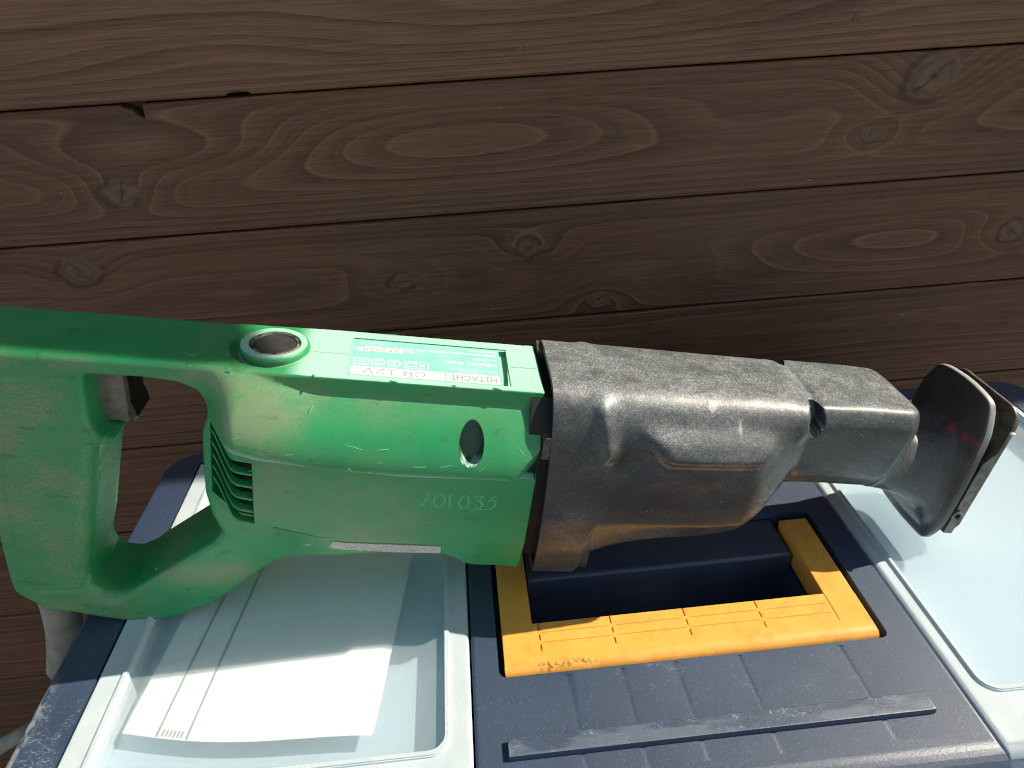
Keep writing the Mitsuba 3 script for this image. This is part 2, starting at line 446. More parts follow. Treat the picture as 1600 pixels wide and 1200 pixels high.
def wood_col(p, n, uv):
    x, z = p.x, p.z
    light, dark, fine, k = wood_ring(p)
    fib = wood_fibre(p, k)
    big = fbm(x * 4 + 3 * k, z * 9, k, 3)
    base = mix((0.150, 0.073, 0.043), (0.245, 0.126, 0.077), big)
    base = base * (0.88 + 0.24 * cell_rand(k, 5)) * (0.66 + 0.68 * fib)
    c = mix(base, base * 0.48, dark * 0.62)
    c = mix(c, c * 0.72, fine * 0.5)
    c = mix(c, (0.33, 0.195, 0.125), light * 0.30)
    pore = smoothstep(0.80, 0.90, noise(x * 45, z * 1900, k + 9)) * smoothstep(0.45, 0.7, noise(x * 9, z * 60, k + 3))
    c = mix(c, c * 0.45, pore * 0.6)
    for cx, cz, r in KNOTS:
        s_ = cell_rand(cx * 5000 + 9, 3, 1)
        dx, dz = (x - cx), (z - cz) * (1.05 + 0.3 * s_)
        ang = dr.atan2(dz, dx)
        wob = 0.82 + 0.36 * noise(dr.cos(ang) * 1.6 + cx * 70, dr.sin(ang) * 1.6, 3.0)
        d = dr.sqrt(dr.square(dx) + dr.square(dz)) / (r * wob)
        inside = 1 - smoothstep(0.70, 1.05, d)
        rings = 0.5 + 0.5 * dr.sin(d * (9 + 6 * s_) + 4 * noise(x * 150, z * 150, 1.0))
        kc = mix((0.115, 0.066, 0.042), (0.215, 0.135, 0.090), rings * 0.55 + 0.35 * noise(x * 420, z * 420, 9.0))
        a0 = (cx * 977.0) % 3.1
        crack = smoothstep(0.9985 - 0.02 * noise(d * 3, 1.0, cx * 50), 0.9999, dr.abs(dr.cos(ang - a0 + 0.5 * (noise(d * 3.0, cx * 90, 2.0) - 0.5)))) * smoothstep(0.95, 0.5, d)
        kc = mix(kc, (0.02, 0.014, 0.010), dr.maximum(crack * 0.7, (1 - smoothstep(0.06, 0.16, d)) * 0.8))
        c = mix(c, kc, inside * 0.8)
        ring = dr.exp(-dr.square((d - 1.0) / 0.16)) * smoothstep(0.42, 0.75, noise(dr.cos(ang) * 1.3 + cx * 100, dr.sin(ang) * 1.3, 1.0) - 0.22 * dr.cos(ang) + 0.05)
        c = mix(c, (0.030, 0.018, 0.012), ring * 0.55)
    sp = smoothstep(0.985, 0.992, noise(x * 130, z * 170, 11.0))
    c = mix(c, (0.45, 0.40, 0.34), sp * 0.35)
    dark_tone = smoothstep(0.50, 0.75, fbm(x * 5 + 1, z * 12 + 2, 4, 4)) * smoothstep(0.0, 0.2, x)  # blotchy darker tone, only towards the right of the wall
    return mix(c, c * 0.5, dark_tone * 0.5)


def wood_bump(p, n, uv):
    light, dark, fine, k = wood_ring(p)
    return light * 0.0003 - dark * 0.00018 + wood_fibre(p, k) * 0.00022


scene['stained_wood'] = {'type': 'twosided', 'bsdf': bumped({'type': 'principled', 'base_color': proc(wood_col), 'roughness': 0.42, 'specular': 0.28}, wood_bump, 0.0004)}
flat('dark_gap', (0.01, 0.008, 0.006), 0.9)
scene['ground_stone'] = {'type': 'twosided', 'bsdf': {'type': 'principled', 'roughness': 0.8,
                         'base_color': proc(lambda p, n, uv: mix((0.11, 0.105, 0.095), (0.17, 0.16, 0.15), fbm(p.x * 6, p.y * 6, 0, 4)))}}

# ------------------------------------------------------------------ the setting
GZ = -0.52
add('ground', tm([[-40, -40, GZ], [40, -40, GZ], [40, 40, GZ], [-40, 40, GZ]], [[0, 1, 2], [0, 2, 3]]), 'ground_stone', smooth=False)
labels['ground'] = {'label': 'pale stone terrace ground below the tool box', 'kind': 'structure'}

YW = 0.500
labels['plank_wall'] = {'label': 'dark brown stained wooden plank wall with knots behind the saw', 'category': 'wall'}
for k in range(-8, 9):
    z0 = PZ + k * PW
    pol = sbox(YW, z0 + 0.0007, YW + 0.018, z0 + PW - 0.0007)
    b = 0.0016
    prof = Polygon([(YW + b, z0 + 0.0006), (YW + 0.018, z0 + 0.0006), (YW + 0.018, z0 + PW - 0.0006), (YW + b, z0 + PW - 0.0006), (YW + b * 0.3, z0 + PW - 0.0006 - b * 0.4), (YW, z0 + PW - 0.0006 - b), (YW, z0 + 0.0006 + b), (YW + b * 0.3, z0 + 0.0006 + b * 0.4)])
    m = cs_poly(prof).extrude(2.6)                    # profile (y, z) swept along x
    mesh = un(m)
    v = np.asarray(mesh.vertices)
    mesh = tm(np.c_[v[:, 2] - 1.2, v[:, 0], v[:, 1]], mesh.faces)
    if k in (-1, 0):   # broken edges at the joint, upper left
        cut = []
        if k == -1:
            cut = [[(-0.2165, 0.5), (-0.2165, 0.2005 + 0.001), (-0.199, 0.2015), (-0.2, 0.1905), (-0.2035, 0.1925), (-0.207, 0.1965), (-0.213, 0.1985)]]
        else:
            cut = [[(-0.1475, 0.2), (-0.145, 0.2025), (-0.139, 0.2037), (-0.1315, 0.203), (-0.129, 0.2)]]
        mm = man(trimesh.Trimesh(mesh.vertices, mesh.faces, process=True))
        for c in cut:
            pc = Polygon([q for q in c if q[1] < 0.4] if k == 0 else c[1:])
            w3 = un(cs_poly(pc).extrude(0.03))
            vv = np.asarray(w3.vertices)
            mm = mm - man(tm(np.c_[vv[:, 0], YW + 0.012 - vv[:, 2] + 0.0, vv[:, 1]], w3.faces))
        mesh = un(mm)
    add('plank', mesh, 'stained_wood', 'plank_wall', smooth=25)
add('backing', un(bx(-1.2, 1.4, YW + 0.019, YW + 0.05, PZ - 8 * PW, PZ + 9 * PW)), 'dark_gap', 'plank_wall', smooth=False)

# unseen board, added high above the frame to shade the rear of the grip
bp = Polygon([(-0.9, 0.3500), (0.5850, 0.3500), (0.4900, 0.4990), (-0.9, 0.4990)])
add('added_shade_board', un(slab(bp, 0.800, 0.840)), 'stained_wood', 'plank_wall', False)

# ------------------------------------------------------------------ the tool box (metres)
labels['tool_box'] = {'label': 'navy blue plastic tool box with clear lid compartments and yellow handle under the saw', 'category': 'tool box'}
TB = 'tool_box'
X0, X1, Y0, Y1 = -0.2055, 0.3735, 0.1340, 0.3940
outer = rrect(X0, X1, Y0, Y1, 0.022, 10)
CV = [(-0.1828, -0.0150), (0.1895, 0.3495)]          # the two clear covers, x
CY0, CY1 = 0.1345, 0.3790
fr_ = 0.013
pr_ = [(0.9, -0.1), (0.9, 0.0), (Y0 + fr_, 0.0)] + [(Y0 + fr_ * (1 - math.sin(a)), -fr_ * (1 - math.cos(a))) for a in np.linspace(0.1, math.pi / 2, 10)] + [(Y0, -0.1)]


def profile(dz, dy=0.0):
    m = un(cs_poly(Polygon(pr_)).extrude(2.0))
    v = np.asarray(m.vertices)
    return man(tm(np.c_[v[:, 2] - 1.0, v[:, 0] + dy, v[:, 1] + dz], m.faces))


rim = bevelled(outer, -0.030, 0.0, 0.0035, 4) ^ profile(0.0)
for a, b in CV:
    rim = rim - bx(a - 0.0008, b + 0.0008, Y0 - 0.01, CY1 + 0.0008, -0.022, 0.01)
    rim = rim - bx(a + 0.004, b - 0.004, CY0 + 0.017, CY1 - 0.006, -0.031, 0.01)
rim = rim - bx(CV[0][1] + 0.0002, CV[1][0] - 0.0002, Y0 - 0.01, Y1 - 0.0118, -0.04, 0.01)
# recess of the handle, its deep hand hold
rec = slab(rrect(-0.0022, 0.1735, 0.1978, 0.2835, 0.0035), -0.016, 0.01)
hold = slab(rrect(0.0150, 0.1555, 0.1990, 0.2565, 0.002), -0.05, 0.01)
panel = bevelled(sbox(CV[0][1] + 0.0008, Y0 - 0.02, CV[1][0] - 0.0008, Y1 - 0.012), -0.030, 0.0004, 0.0022, 3) ^ profile(0.0004, 0.0004)
blk = bevelled(sbox(0.0162, 0.2560, 0.1545, 0.2840), -0.02, -0.0035, 0.0025, 4)
panel = panel - rec - hold
well = bx(0.010, 0.160, 0.2, 0.262, -0.058, -0.016) - hold
creases = []
for cx, y0c, y1c in ((0.028, 0.152, 0.196), (0.0520, 0.151, 0.1965), (0.0757, 0.1515, 0.1968), (0.1045, 0.151, 0.1965), (0.1500, 0.152, 0.1960)):
    w_ = 0.0024
    creases.append(m3.Manifold.hull_points(np.array([[cx - w_, y0c, 0.001], [cx + w_, y0c, 0.001], [cx, y0c, 0.00002], [cx - w_, y1c, 0.001], [cx + w_, y1c, 0.001], [cx, y1c, 0.00002]])))
for c in creases:
    panel = panel - c.translate([0, 0, -0.00022])
add('lid_rim', un(rim), 'navy_plastic', TB, 30)
cp = add('centre_panel', un(panel), 'navy_plastic', TB, 30)
add('hand_hold', cat(well, blk), 'navy_plastic', TB, 30)
bar = bevelled(sbox(-0.0010, 0.1602, 0.1712, 0.1683), 0.0, 0.0034, 0.0006, 2)
add('raised_bar', un(bar), 'navy_plastic', TB, 30, 'scuffed raised bar along the front of the box lid')
body = bevelled(rrect(X0 + 0.006, X1 - 0.006, Y0 + 0.006, Y1 - 0.006, 0.02, 8), GZ, -0.0302, 0.001, 2) - bx(X0 + 0.012, X1 - 0.012, Y0 + 0.012, Y1 - 0.012, -0.12, 0)
add('body', un(body), 'navy_plastic', TB, 30)
skirt = slab(outer.buffer(-0.0015), -0.046, -0.0301) - slab(outer.buffer(-0.0052), -0.05, 0)
add('skirt', un(skirt), 'navy_plastic', TB, 30)

# yellow handle
hp = rrect(0.0004, 0.1702, 0.1990, 0.2765, 0.003).difference(sbox(0.0150, 0.2246, 0.1555, 0.30))
hp = hp.buffer(-0.0012).buffer(0.0012)
fp_ = [(0.2246, -0.0125), (0.2246, 0.0012), (0.2050, 0.0012)] + [(0.2050 - 0.0060 * math.sin(a), 0.0012 - 0.0045 * (1 - math.cos(a))) for a in np.linspace(0.15, math.pi / 2, 8)] + [(0.1990, -0.0125)]
fv_ = un(cs_poly(Polygon(fp_)).extrude(0.1698))
front = man(tm(np.c_[np.asarray(fv_.vertices)[:, 2] + 0.0004, np.asarray(fv_.vertices)[:, 0], np.asarray(fv_.vertices)[:, 1]], fv_.faces)) ^ bevelled(rrect(0.0004, 0.1702, 0.1985, 0.2250, 0.0022), -0.02, 0.0012, 0.0007, 2)
hm = front + bevelled(sbox(0.0004, 0.2150, 0.0150, 0.2765), -0.0125, 0.0010, 0.0008, 2) + bevelled(sbox(0.1555, 0.2150, 0.1702, 0.2765), -0.0125, 0.0010, 0.0008, 2)
for sx in (0.0178, 0.0517, 0.0867, 0.1214):
    for ya, yb in ((0.2200, 0.2246), (0.2148, 0.2180), (0.2090, 0.2124)):
        hm = hm - bx(sx - 0.00035, sx + 0.00035, ya, yb, -0.0005, 0.01)
hm = hm - bx(0.15535, 0.1558, 0.2085, 0.2250, -0.0008, 0.01)
for ya in (0.2190, 0.2135):
    for xa, xb in ((0.0185, 0.0500), (0.0535, 0.0848), (0.0885, 0.1195), (0.1232, 0.1535)):
        hm = hm - bx(xa, xb, ya - 0.00012, ya + 0.00012, 0.0009, 0.01)
add('carry_handle', un(hm), 'yellow_plastic', TB, 30, 'orange yellow folding carry handle sunk in the box lid')

# clear covers: border, bead and pane, with what lies under them
for i, (a, b) in enumerate(CV):
    if i == 0:
        ix0, ix1, iy0, iy1 = -0.1690, -0.0265, 0.1678, 0.3650
    else:
        ix0, ix1, iy0, iy1 = 0.1985, 0.3425, 0.1685, 0.3680
    inner = rrect(ix0, ix1, iy0, iy1, 0.006)
    cover = (bevelled(sbox(a, CY0 - 0.02, b, CY1), -0.012, 0.0006, 0.0022, 3) ^ profile(0.0006, 0.0003)) - slab(inner, -0.02, 0.01)
    lip = bx(a, b, Y0 - 0.002, Y0 + 0.003, -0.0135, -0.0105)
    c = add('lid_cover', cat(cover, lip), 'milky_border', TB, 30)
    bo = inner.buffer(0.0026)
    bead = (slab(bo, 0.0005, 0.0014) - slab(inner, -0.01, 0.01)) + (slab(bo.buffer(-0.0005), 0.0005, 0.0020) - slab(inner.buffer(0.0005), -0.01, 0.01))
    add('bead', un(bead), 'milky_border', c, 30)
    pane = un(slab(inner.buffer(-0.0006 if i == 0 else 0.0), 0, 0.001))
    v = np.asarray(pane.vertices)
    n_ = np.asarray(pane.face_normals)
    topf = np.asarray(pane.faces)[n_[:, 2] > 0.5]
    v = v.copy()
    v[:, 2] = -0.0022
    add('pane', tm(v, topf), 'milky_pane', c, False)
    tray = bx(a + 0.003, b - 0.003, CY0 + 0.016, CY1 - 0.004, -0.034, -0.010) - bx(a + 0.005, b - 0.005, CY0 + 0.018, CY1 - 0.006, -0.0125, 0.0)
    add('tray', un(tray), 'tray_blue', TB, False)

# sheet of paper under the left cover
ca, sa = math.cos(math.radians(8)), math.sin(math.radians(8))


def paper_pt(s, t):      # s along the front edge, t up the sheet, metres
    x = -0.1640 + s * ca + t * 0.122
    y = 0.1945 - s * 0.150 + t * 0.99
    z = -0.0042 - 0.0006 * math.sin(s * 45 + 1.0) * (1 - min(t / 0.06, 1))
    return [x, y - 0.0028 * math.sin(min(max(s / 0.108, 0), 1) * math.pi * 1.3) * (1 - min(t / 0.02, 1)) , z]


NS, NT = 28, 30
pv = [paper_pt(0.1085 * i / NS, 0.150 * j / NT) for j in range(NT + 1) for i in range(NS + 1)]
pf = [[j * (NS + 1) + i, j * (NS + 1) + i + 1, (j + 1) * (NS + 1) + i + 1, (j + 1) * (NS + 1) + i] for j in range(NT) for i in range(NS)]
add('paper_sheet', (pv, pf), 'paper_white', smooth=True)
labels['paper_sheet'] = {'label': 'white paper sheet with two ruled lines under the left clear lid cover', 'category': 'paper'}
for s0 in (0.0155, 0.0290):
    lv, lf = [], []
    for j in range(NT + 1):
        for ds in (-0.00045, 0.00045):
            q = paper_pt(s0 + ds, 0.0005 + 0.148 * j / NT)
            lv.append([q[0], q[1], q[2] + 0.0003])
    for j in range(NT):
        lf.append([2 * j, 2 * j + 1, 2 * j + 3, 2 * j + 2])
    add('ruled_line', (lv, lf), 'ink', 'paper_sheet', smooth=False)
hv, hf = [], []
for k in range(6):
    s0 = 0.0175 + k * 0.0017
    for (ds, dt) in ((0, 0.001), (0.0007, 0.001), (0.0007, 0.0035), (0, 0.0035)):
        q = paper_pt(s0 + ds, dt)
        hv.append([q[0], q[1], q[2] + 0.0003])
    hf.append([4 * k, 4 * k + 1, 4 * k + 2, 4 * k + 3])
add('tick_marks', (hv, hf), 'ink', 'paper_sheet', smooth=False)

# ------------------------------------------------------------------ the saw
SAW = 'reciprocating_saw'
labels[SAW] = {'label': 'worn green corded reciprocating saw with black rubber nose cover lying across the tool box', 'category': 'power saw'}


def resample(ring, step):
    ls = LineString(ring)
    n = max(int(round(ls.length / step)), 6)
    return np.array([ls.interpolate(k / n, normalized=True).coords[0] for k in range(n)])


def rounded(pts, r):
    """Polygon with corners rounded by r both ways."""
    p = Polygon(pts)
    return p.buffer(r, quad_segs=12).buffer(-2 * r, quad_segs=12).buffer(r, quad_segs=12)


RINGS = (0.12, 0.35, 0.7, 1.1, 1.6, 2.4, 3.8, 5.6, 7.6)


def plate(poly, vf, vb, rf, res=0.8, lines=(), rmax=9.0, bstep=0.8):
    """A body with the outline poly (u, w): half thickness vf in front and vb behind, edges rounded with radius rf(u, w)."""
    rings = [np.asarray(poly.exterior.coords)] + [np.asarray(i.coords) for i in poly.interiors]
    bpts = np.vstack([resample(r, bstep) for r in rings])
    sets = [bpts]
    for d in RINGS:
        if d > rmax:
            break
        q = poly.buffer(-d)
        for g in getattr(q, 'geoms', [q]):
            if g.is_empty:
                continue
            for r in [g.exterior] + list(g.interiors):
                if r.length > 3:
                    sets.append(resample(np.asarray(r.coords), max(bstep, 0.6)))
    for ln in lines:
        n = max(int(LineString(ln).length / 0.55), 2)
        sets.append(np.array([LineString(ln).interpolate(k / n, normalized=True).coords[0] for k in range(n + 1)]))
    kept = np.vstack(sets)
    x0, y0, x1, y1 = poly.bounds
    gx, gy = np.meshgrid(np.arange(x0, x1, res), np.arange(y0, y1, res * 0.866))
    gx = gx + (np.arange(gx.shape[0]) % 2)[:, None] * res * 0.5
    g = np.c_[gx.ravel(), gy.ravel()]
    from scipy.spatial import cKDTree
    g = g[cKDTree(kept).query(g)[0] > res * 0.55]
    pin = shapely.contains_xy(poly.buffer(-0.2), g[:, 0], g[:, 1])
    extra = np.vstack(sets[1:]) if len(sets) > 1 else np.zeros((0, 2))
    if len(extra):
        okd = shapely.distance(shapely.points(extra), poly.boundary) > 0.12
        okd &= shapely.contains_xy(poly, extra[:, 0], extra[:, 1])
        extra = extra[okd]
    P = np.vstack([bpts, extra, g[pin]])
    # drop near duplicates
    _, idx = np.unique(np.round(P / 0.12).astype(int), axis=0, return_index=True)
    P = P[np.sort(idx)]
    tri = Delaunay(P).simplices
    cen = P[tri].mean(1)
    tri = tri[shapely.contains_xy(poly.buffer(0.02), cen[:, 0], cen[:, 1])]
    a, b, c = P[tri[:, 0]], P[tri[:, 1]], P[tri[:, 2]]
    area = (b[:, 0] - a[:, 0]) * (c[:, 1] - a[:, 1]) - (b[:, 1] - a[:, 1]) * (c[:, 0] - a[:, 0])
    tri = tri[np.abs(area) > 1e-6]
    area = area[np.abs(area) > 1e-6]
    tri[area < 0] = tri[area < 0][:, [0, 2, 1]]
    used = np.unique(tri)
    re = -np.ones(len(P), int)
    re[used] = np.arange(len(used))
    P, tri = P[used], re[tri]
    dist = shapely.distance(shapely.points(P), poly.boundary)
    dist[dist < 0.02] = 0
    r = np.minimum(rf(P[:, 0], P[:, 1]), 12.0)
    q = np.clip(r - dist, 0, None)
    drop = r - np.sqrt(np.maximum(r * r - q * q, 0))
    F = vf(P[:, 0], P[:, 1]) - drop
    B = vb(P[:, 0], P[:, 1]) - drop
    n = len(P)
    v = np.vstack([np.c_[P[:, 0], -F, P[:, 1]], np.c_[P[:, 0], B, P[:, 1]]])
    e = np.vstack([tri[:, [0, 1]], tri[:, [1, 2]], tri[:, [2, 0]]])
    key = e[:, 0].astype(np.int64) * n + e[:, 1]
    rev = e[:, 1].astype(np.int64) * n + e[:, 0]
    be = e[~np.isin(key, rev)]
    wall = np.vstack([np.c_[be[:, 1], be[:, 0], be[:, 0] + n], np.c_[be[:, 1], be[:, 0] + n, be[:, 1] + n]])
    return tm(v, np.vstack([tri, tri[:, ::-1] + n, wall]))


# ---- green housing with its D handle
LU = [-140, -126, -110, -84, -56, -12, -8, 6]
LW = [-26, -28, -31.8, -34.0, -35.6, -34.6, -35.4, -36]
ledge = lambda u: np.interp(u, LU, LW)
NU_ = [-125, -112, -89, -60, -35, 6]
NW_ = [-64, -69.5, -75.2, -76.0, -75.6, -74.0]
lowline = lambda u: np.interp(u, NU_, NW_)


def body_v(u, w):
    wl, wn = ledge(u), lowline(u)
    wb = -1.2 - 6.8 * sst(-122, -88, u)
    t = np.clip((wb - w) / (wb - wl), 0, 1)
    up = 21.3 + 16.7 * np.sin(t * math.pi / 2) ** 0.95
    # screw boss: a hole bored straight in from the side
    hole = ((u + 27) / 5.0) ** 2 + ((w + 21) / 8.0) ** 2
    flo = 22.5 + np.clip(-13 - w, 0, 20) * 0.50
    up = np.where(hole < 1, np.minimum(up, flo), np.where(hole < 1.1, np.minimum(up, flo + (np.sqrt(np.maximum(hole, 1)) - 1) * 260), up))
    # bevelled corner at the front end of the bulge
    d = ((u + 9) * 21.0 + (w + 35.5) * -9.5) / math.hypot(21, 9.5)
    up = np.where(d > 0, np.minimum(up, np.maximum(38 - d * 1.15, 21.3)), up)
    pan = 34.2 - 0.012 * (wl - w)
    low_top = 22.5 + 11.0 * sst(-120, -76, u)
    low = low_top - 0.20 * (wn - w)
    v = np.where(w > wl, up, np.where(w > wn, pan, low))
    v = np.where((w > wl + 0.0) & (w <= -0), v, v)
    B = np.where(w > wn, sst(-137, -121, u), sst(-140, -100, u))
    v = 20.0 + (v - 20.0) * B
    # handle: swelling of the grip, textured field slightly sunk with a fine groove round it
    gr = sst(-176, -196, u)
    v = v + gr * 1.3 * np.exp(-((w + 65) / 42.0) ** 2)
    fld = rr_dist(u, w)
    v = v - 0.45 * sst(0.2, -0.5, fld) * gr ** 0.2 - 0.75 * np.exp(-(fld / 0.8) ** 2)
    return v


FIELD = Polygon([(-214, -10.8), (-173, -10.2), (-178, -48), (-186, -72), (-192, -104), (-199, -128), (-221, -130), (-225, -118), (-222, -70), (-217, -30)])


def rr_dist(u, w):
    pts = shapely.points(np.c_[u, w])
    d = shapely.distance(pts, FIELD.boundary)
    return np.where(shapely.contains_xy(FIELD, u, w), -d, d)


OUT = [(-246, 0), (-113, 0), (2, 0), (2.6, -30), (3.4, -88), (3.0, -92.3), (-19, -92.0), (-23, -91), (-27, -87.6), (-34, -84.4), (-45, -84.2), (-62, -85.4), (-75, -87.2), (-88, -91.4), (-98, -97.5), (-111, -108.5),
       (-126, -122), (-144, -136.4), (-158, -144.8), (-166, -148.0), (-176, -149.2), (-185, -149.0), (-197, -146.5), (-209, -143.6), (-215, -143.8), (-219, -143.0), (-223, -138.0), (-227, -134.5), (-230, -131), (-230.6, -124), (-229.9, -108), (-229.2, -90), (-232, -70), (-238, -40), (-246, -8)]
HOLE = [(-181, -8.6), (-158, -8.2), (-146, -9.3), (-139, -12.5), (-136, -18), (-135.8, -24), (-138.6, -33), (-139.2, -40), (-139.8, -55), (-139.8, -66), (-138, -78), (-134.5, -88), (-138, -94), (-156, -109), (-178, -128), (-186, -131.5), (-192, -131),
        (-196, -127), (-197, -118), (-192, -97), (-186.5, -70), (-183.5, -54), (-181, -46), (-174.5, -41.0), (-174, -38.5), (-180, -38.0), (-182, -30)]
outp = Polygon(OUT).buffer(-1.5, quad_segs=10).buffer(3.0, quad_segs=10).buffer(-1.5, quad_segs=10)
outp = outp.union(sbox(-20, -14, 2.2, 0))
holep = Polygon(HOLE).buffer(-1.2, quad_segs=10).buffer(2.4, quad_segs=10).buffer(-1.2, quad_segs=10)
# air slots: one window in the shell, filled with louvres
VN = 6
vleft = lambda i: (-134.2 - 0.35 * i, -25.0 - 6.35 * i)
vmid = lambda i: (-124.5 - 0.25 * i, -35.0 - 6.6 * i)
vright = lambda i: (-115.5 - 0.1 * i, -36.2 - 6.75 * i)
window = Polygon([vleft(0), vmid(0), vright(0), vright(6), vmid(6), vleft(6)])
shell = outp.difference(holep).difference(window)


def rf_h(u, w):
    r = np.full_like(u, 1.4)
    hd = shapely.distance(shapely.points(np.c_[u, w]), holep)
    near = hd < 9
    r = np.where(near, 3.2, r)
    r = np.where(near & (u < -176) & (w < -42), 8.5, r)            # the grip rolls over towards the opening
    r = np.where(near & (u < -140) & (w < -100), 3.2 + 4 * sst(-170, -188, u), r)
    r = np.where((hd > 1.0) & (w > -4.5), 1.0 + 1.8 * sst(-85, -120, u), r)
    r = np.where((u < -196) & (hd > 8), 3.4, r)
    r = np.where((w < -98) & (hd > 8), 3.0, r)
    wd = shapely.distance(shapely.points(np.c_[u, w]), window)
    r = np.where(wd < 1.6, 0.5, r)
    r = np.where(u > -2, 0.6, r)
    return r


us = np.arange(-138, 2, 0.8)
lines = [np.c_[us, ledge(us) + 0.22], np.c_[us, ledge(us) - 0.22], np.c_[us, ledge(us) + 0.9], np.c_[us, lowline(us) + 0.2], np.c_[us, lowline(us) - 0.2],
         np.c_[us[us > -100], np.full((us > -100).sum(), -8.0)], np.c_[us[us > -95], np.full((us > -95).sum(), -7.6)], np.c_[us[us > -95], np.full((us > -95).sum(), -8.6)],
         [(-9, -35.4), (0.5, -14.0)], [(-8.6, -35.6), (1.0, -14.2)]]
an = np.linspace(0, 2 * math.pi, 60)
for k_ in (0.96, 0.999, 1.02, 1.045, 1.09):
    lines.append(np.c_[-27 + 5.0 * k_ * np.cos(an), -21 + 8.0 * k_ * np.sin(an)])
for off in (-1.3, -0.65, 0.0, 0.65, 1.3):
    lines.append(np.asarray((FIELD.buffer(off) if off else FIELD).exterior.coords))
hm_ = plate(shell, body_v, body_v, rf_h, 0.85, lines, bstep=0.55)
hman = man(hm_)
if hman.status() == m3.Error.NoError and not hman.is_empty():
    # sunk field for the nameplate, the open slot at its end, seam of the two shell halves, groove round the cap
    hman = hman - m3.Manifold.cube([68.5, 32.6, 5]).translate([-80.3, -18.0, -0.55])
    hman = hman - m3.Manifold.hull_points(np.array([[-15.0, -17.0, -3.0], [-13.0, -17.0, -3], [-15.2, 13.6, -3], [-11.8, 13.6, -3], [-12.0, 0, -3],
                                                    [-15.0, -17.0, 2.0], [-13.0, -17.0, 2], [-15.2, 13.6, 2], [-11.8, 13.6, 2], [-12.0, 0, 2]]))
    hman = hman - m3.Manifold.cube([14.0, 0.3, 0.6]).translate([-11.0, -1.2, -0.4])
    hman = hman - m3.Manifold.cube([17.0, 0.25, 0.5]).translate([-98.0, -1.2, -0.3])
    gv = m3.Manifold.cylinder(9, 17.6, 17.6, 96)
    hman = hman - gv.rotate([4.0, -6.5, 0]).translate([-112.0, 0, -0.9])
    hman = hman - m3.Manifold.cylinder(8, 10.8, 10.8, 72).translate([-111.5, 0, -2.0])
    house = un(hman)
else:
    print('housing not manifold', hman.status())
    house = hm_
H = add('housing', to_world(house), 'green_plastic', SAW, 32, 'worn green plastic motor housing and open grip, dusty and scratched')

# cap boss
ring = lathe([(10.2, -1.8), (10.2, 1.5), (10.5, 2.0), (11.0, 2.2), (13.2, 2.2), (13.9, 1.7), (14.4, 0.2), (13.9, -3.0), (10.2, -3.0), (10.2, -1.8)][::-1], 72)
ring.apply_translation([-111.5, 0, 0.2])
add('cap_ring', to_world(ring), 'green_plastic', H, 40)
cap = lathe([(0, -3), (10.0, -3), (10.0, 0.4), (9.6, 0.9), (9.0, 0.9), (8.7, 0.45), (8.4, 0.35), (8.2, 0.65), (7.8, 0.7), (0.0, 0.7)], 72)
cap.apply_translation([-111.5, 0, 1.2])
add('brush_cap', to_world(cap), 'dusty_cap', H, 40, 'round dark dusty cap in the top of the green housing')

# louvres and what is behind them
for i in range(VN):
    th = 1.2
    a, b, c = np.array(vleft(i + 1)), np.array(vmid(i + 1)), np.array(vright(i + 1))
    up_ = np.array([0, th])
    if i == VN - 1:
        break
    pl = Polygon([a + (0.6, 0.2), a + (0.6, 1.9), b + (0.2, th), c + (0.1, th), c + (0.1, 0), b, ])
    lv = plate(pl.buffer(0.3).buffer(-0.3), lambda u, w: body_v(u, np.maximum(w, lowline(u) + 0.5)) * 1.0 - 0.3, lambda u, w: -(body_v(u, np.maximum(w, lowline(u) + 0.5)) - 4.5), lambda u, w: np.full_like(u, 0.35), 0.8, (), 0.5, 0.7)
    add('louvre', to_world(lv), 'green_plastic', H, 30)
core = m3.Manifold.cube([27, 44, 60]).translate([-133, -22, -72])
core = core.trim_by_plane([0.94, -0.34, 0], -116.5) if False else core
core = m3.Manifold.hull_points(np.array([[u_, b_, w_] for w_ in (-70, -24) for (u_, b_) in ((-128, -8), (-112, -18), (-106, -18), (-106, 18), (-112, 18), (-128, 8))]))
add('motor_core', to_world(core), 'black_inner', SAW, False)

# trigger
tp = Polygon([(-186, -9), (-171, -9), (-169.4, -11), (-169.2, -18), (-169.6, -27), (-168.2, -32), (-167.8, -35), (-169.5, -37.2), (-173, -37.8), (-186, -37.4)])
tg = plate(tp.buffer(-1.1).buffer(2.2).buffer(-1.1), lambda u, w: np.full_like(u, 8.0), lambda u, w: np.full_like(u, 8.0), lambda u, w: np.full_like(u, 1.0), 1.2, (), 1.5, 0.7)
add('trigger', to_world(tg), 'black_gloss', SAW, 50, 'glossy black trigger in the upper corner of the grip opening')

# nameplate in its sunk field
NP = 'reciprocating_saw__nameplate'
add('nameplate', to_world(bevelled(rrect(-79.8, -15.2, -17.4, 14.2, 1.0), -1.0, -0.28, 0.12, 2)), 'nameplate_green', SAW, 30, 'green and white rating plate on top of the housing, lettering upside down')
ZT = -0.275


def lay(mesh, u, v, z=ZT):
    """Lettering that reads from the far side: turned half round on the top face; v is towards the camera."""
    m = mesh.copy()
    m.vertices = np.asarray(m.vertices) * [-1, -1, 1] + [u, -v, z]
    return m


def text(s, h, u, v, width=None, bold=False, d=0.05):
    m = meshkit.text_mesh(s, h, d, bold)
    if width:
        x = np.asarray(m.vertices)
        x[:, 0] *= width / max(np.ptp(x[:, 0]), 1e-6)
        m.vertices = x
    return lay(m, u, v)


def strip(u0, u1, v0, v1, z0=-0.30, z1=-0.255):
    return un(bx(u0, u1, -v1, -v0, z0, z1))


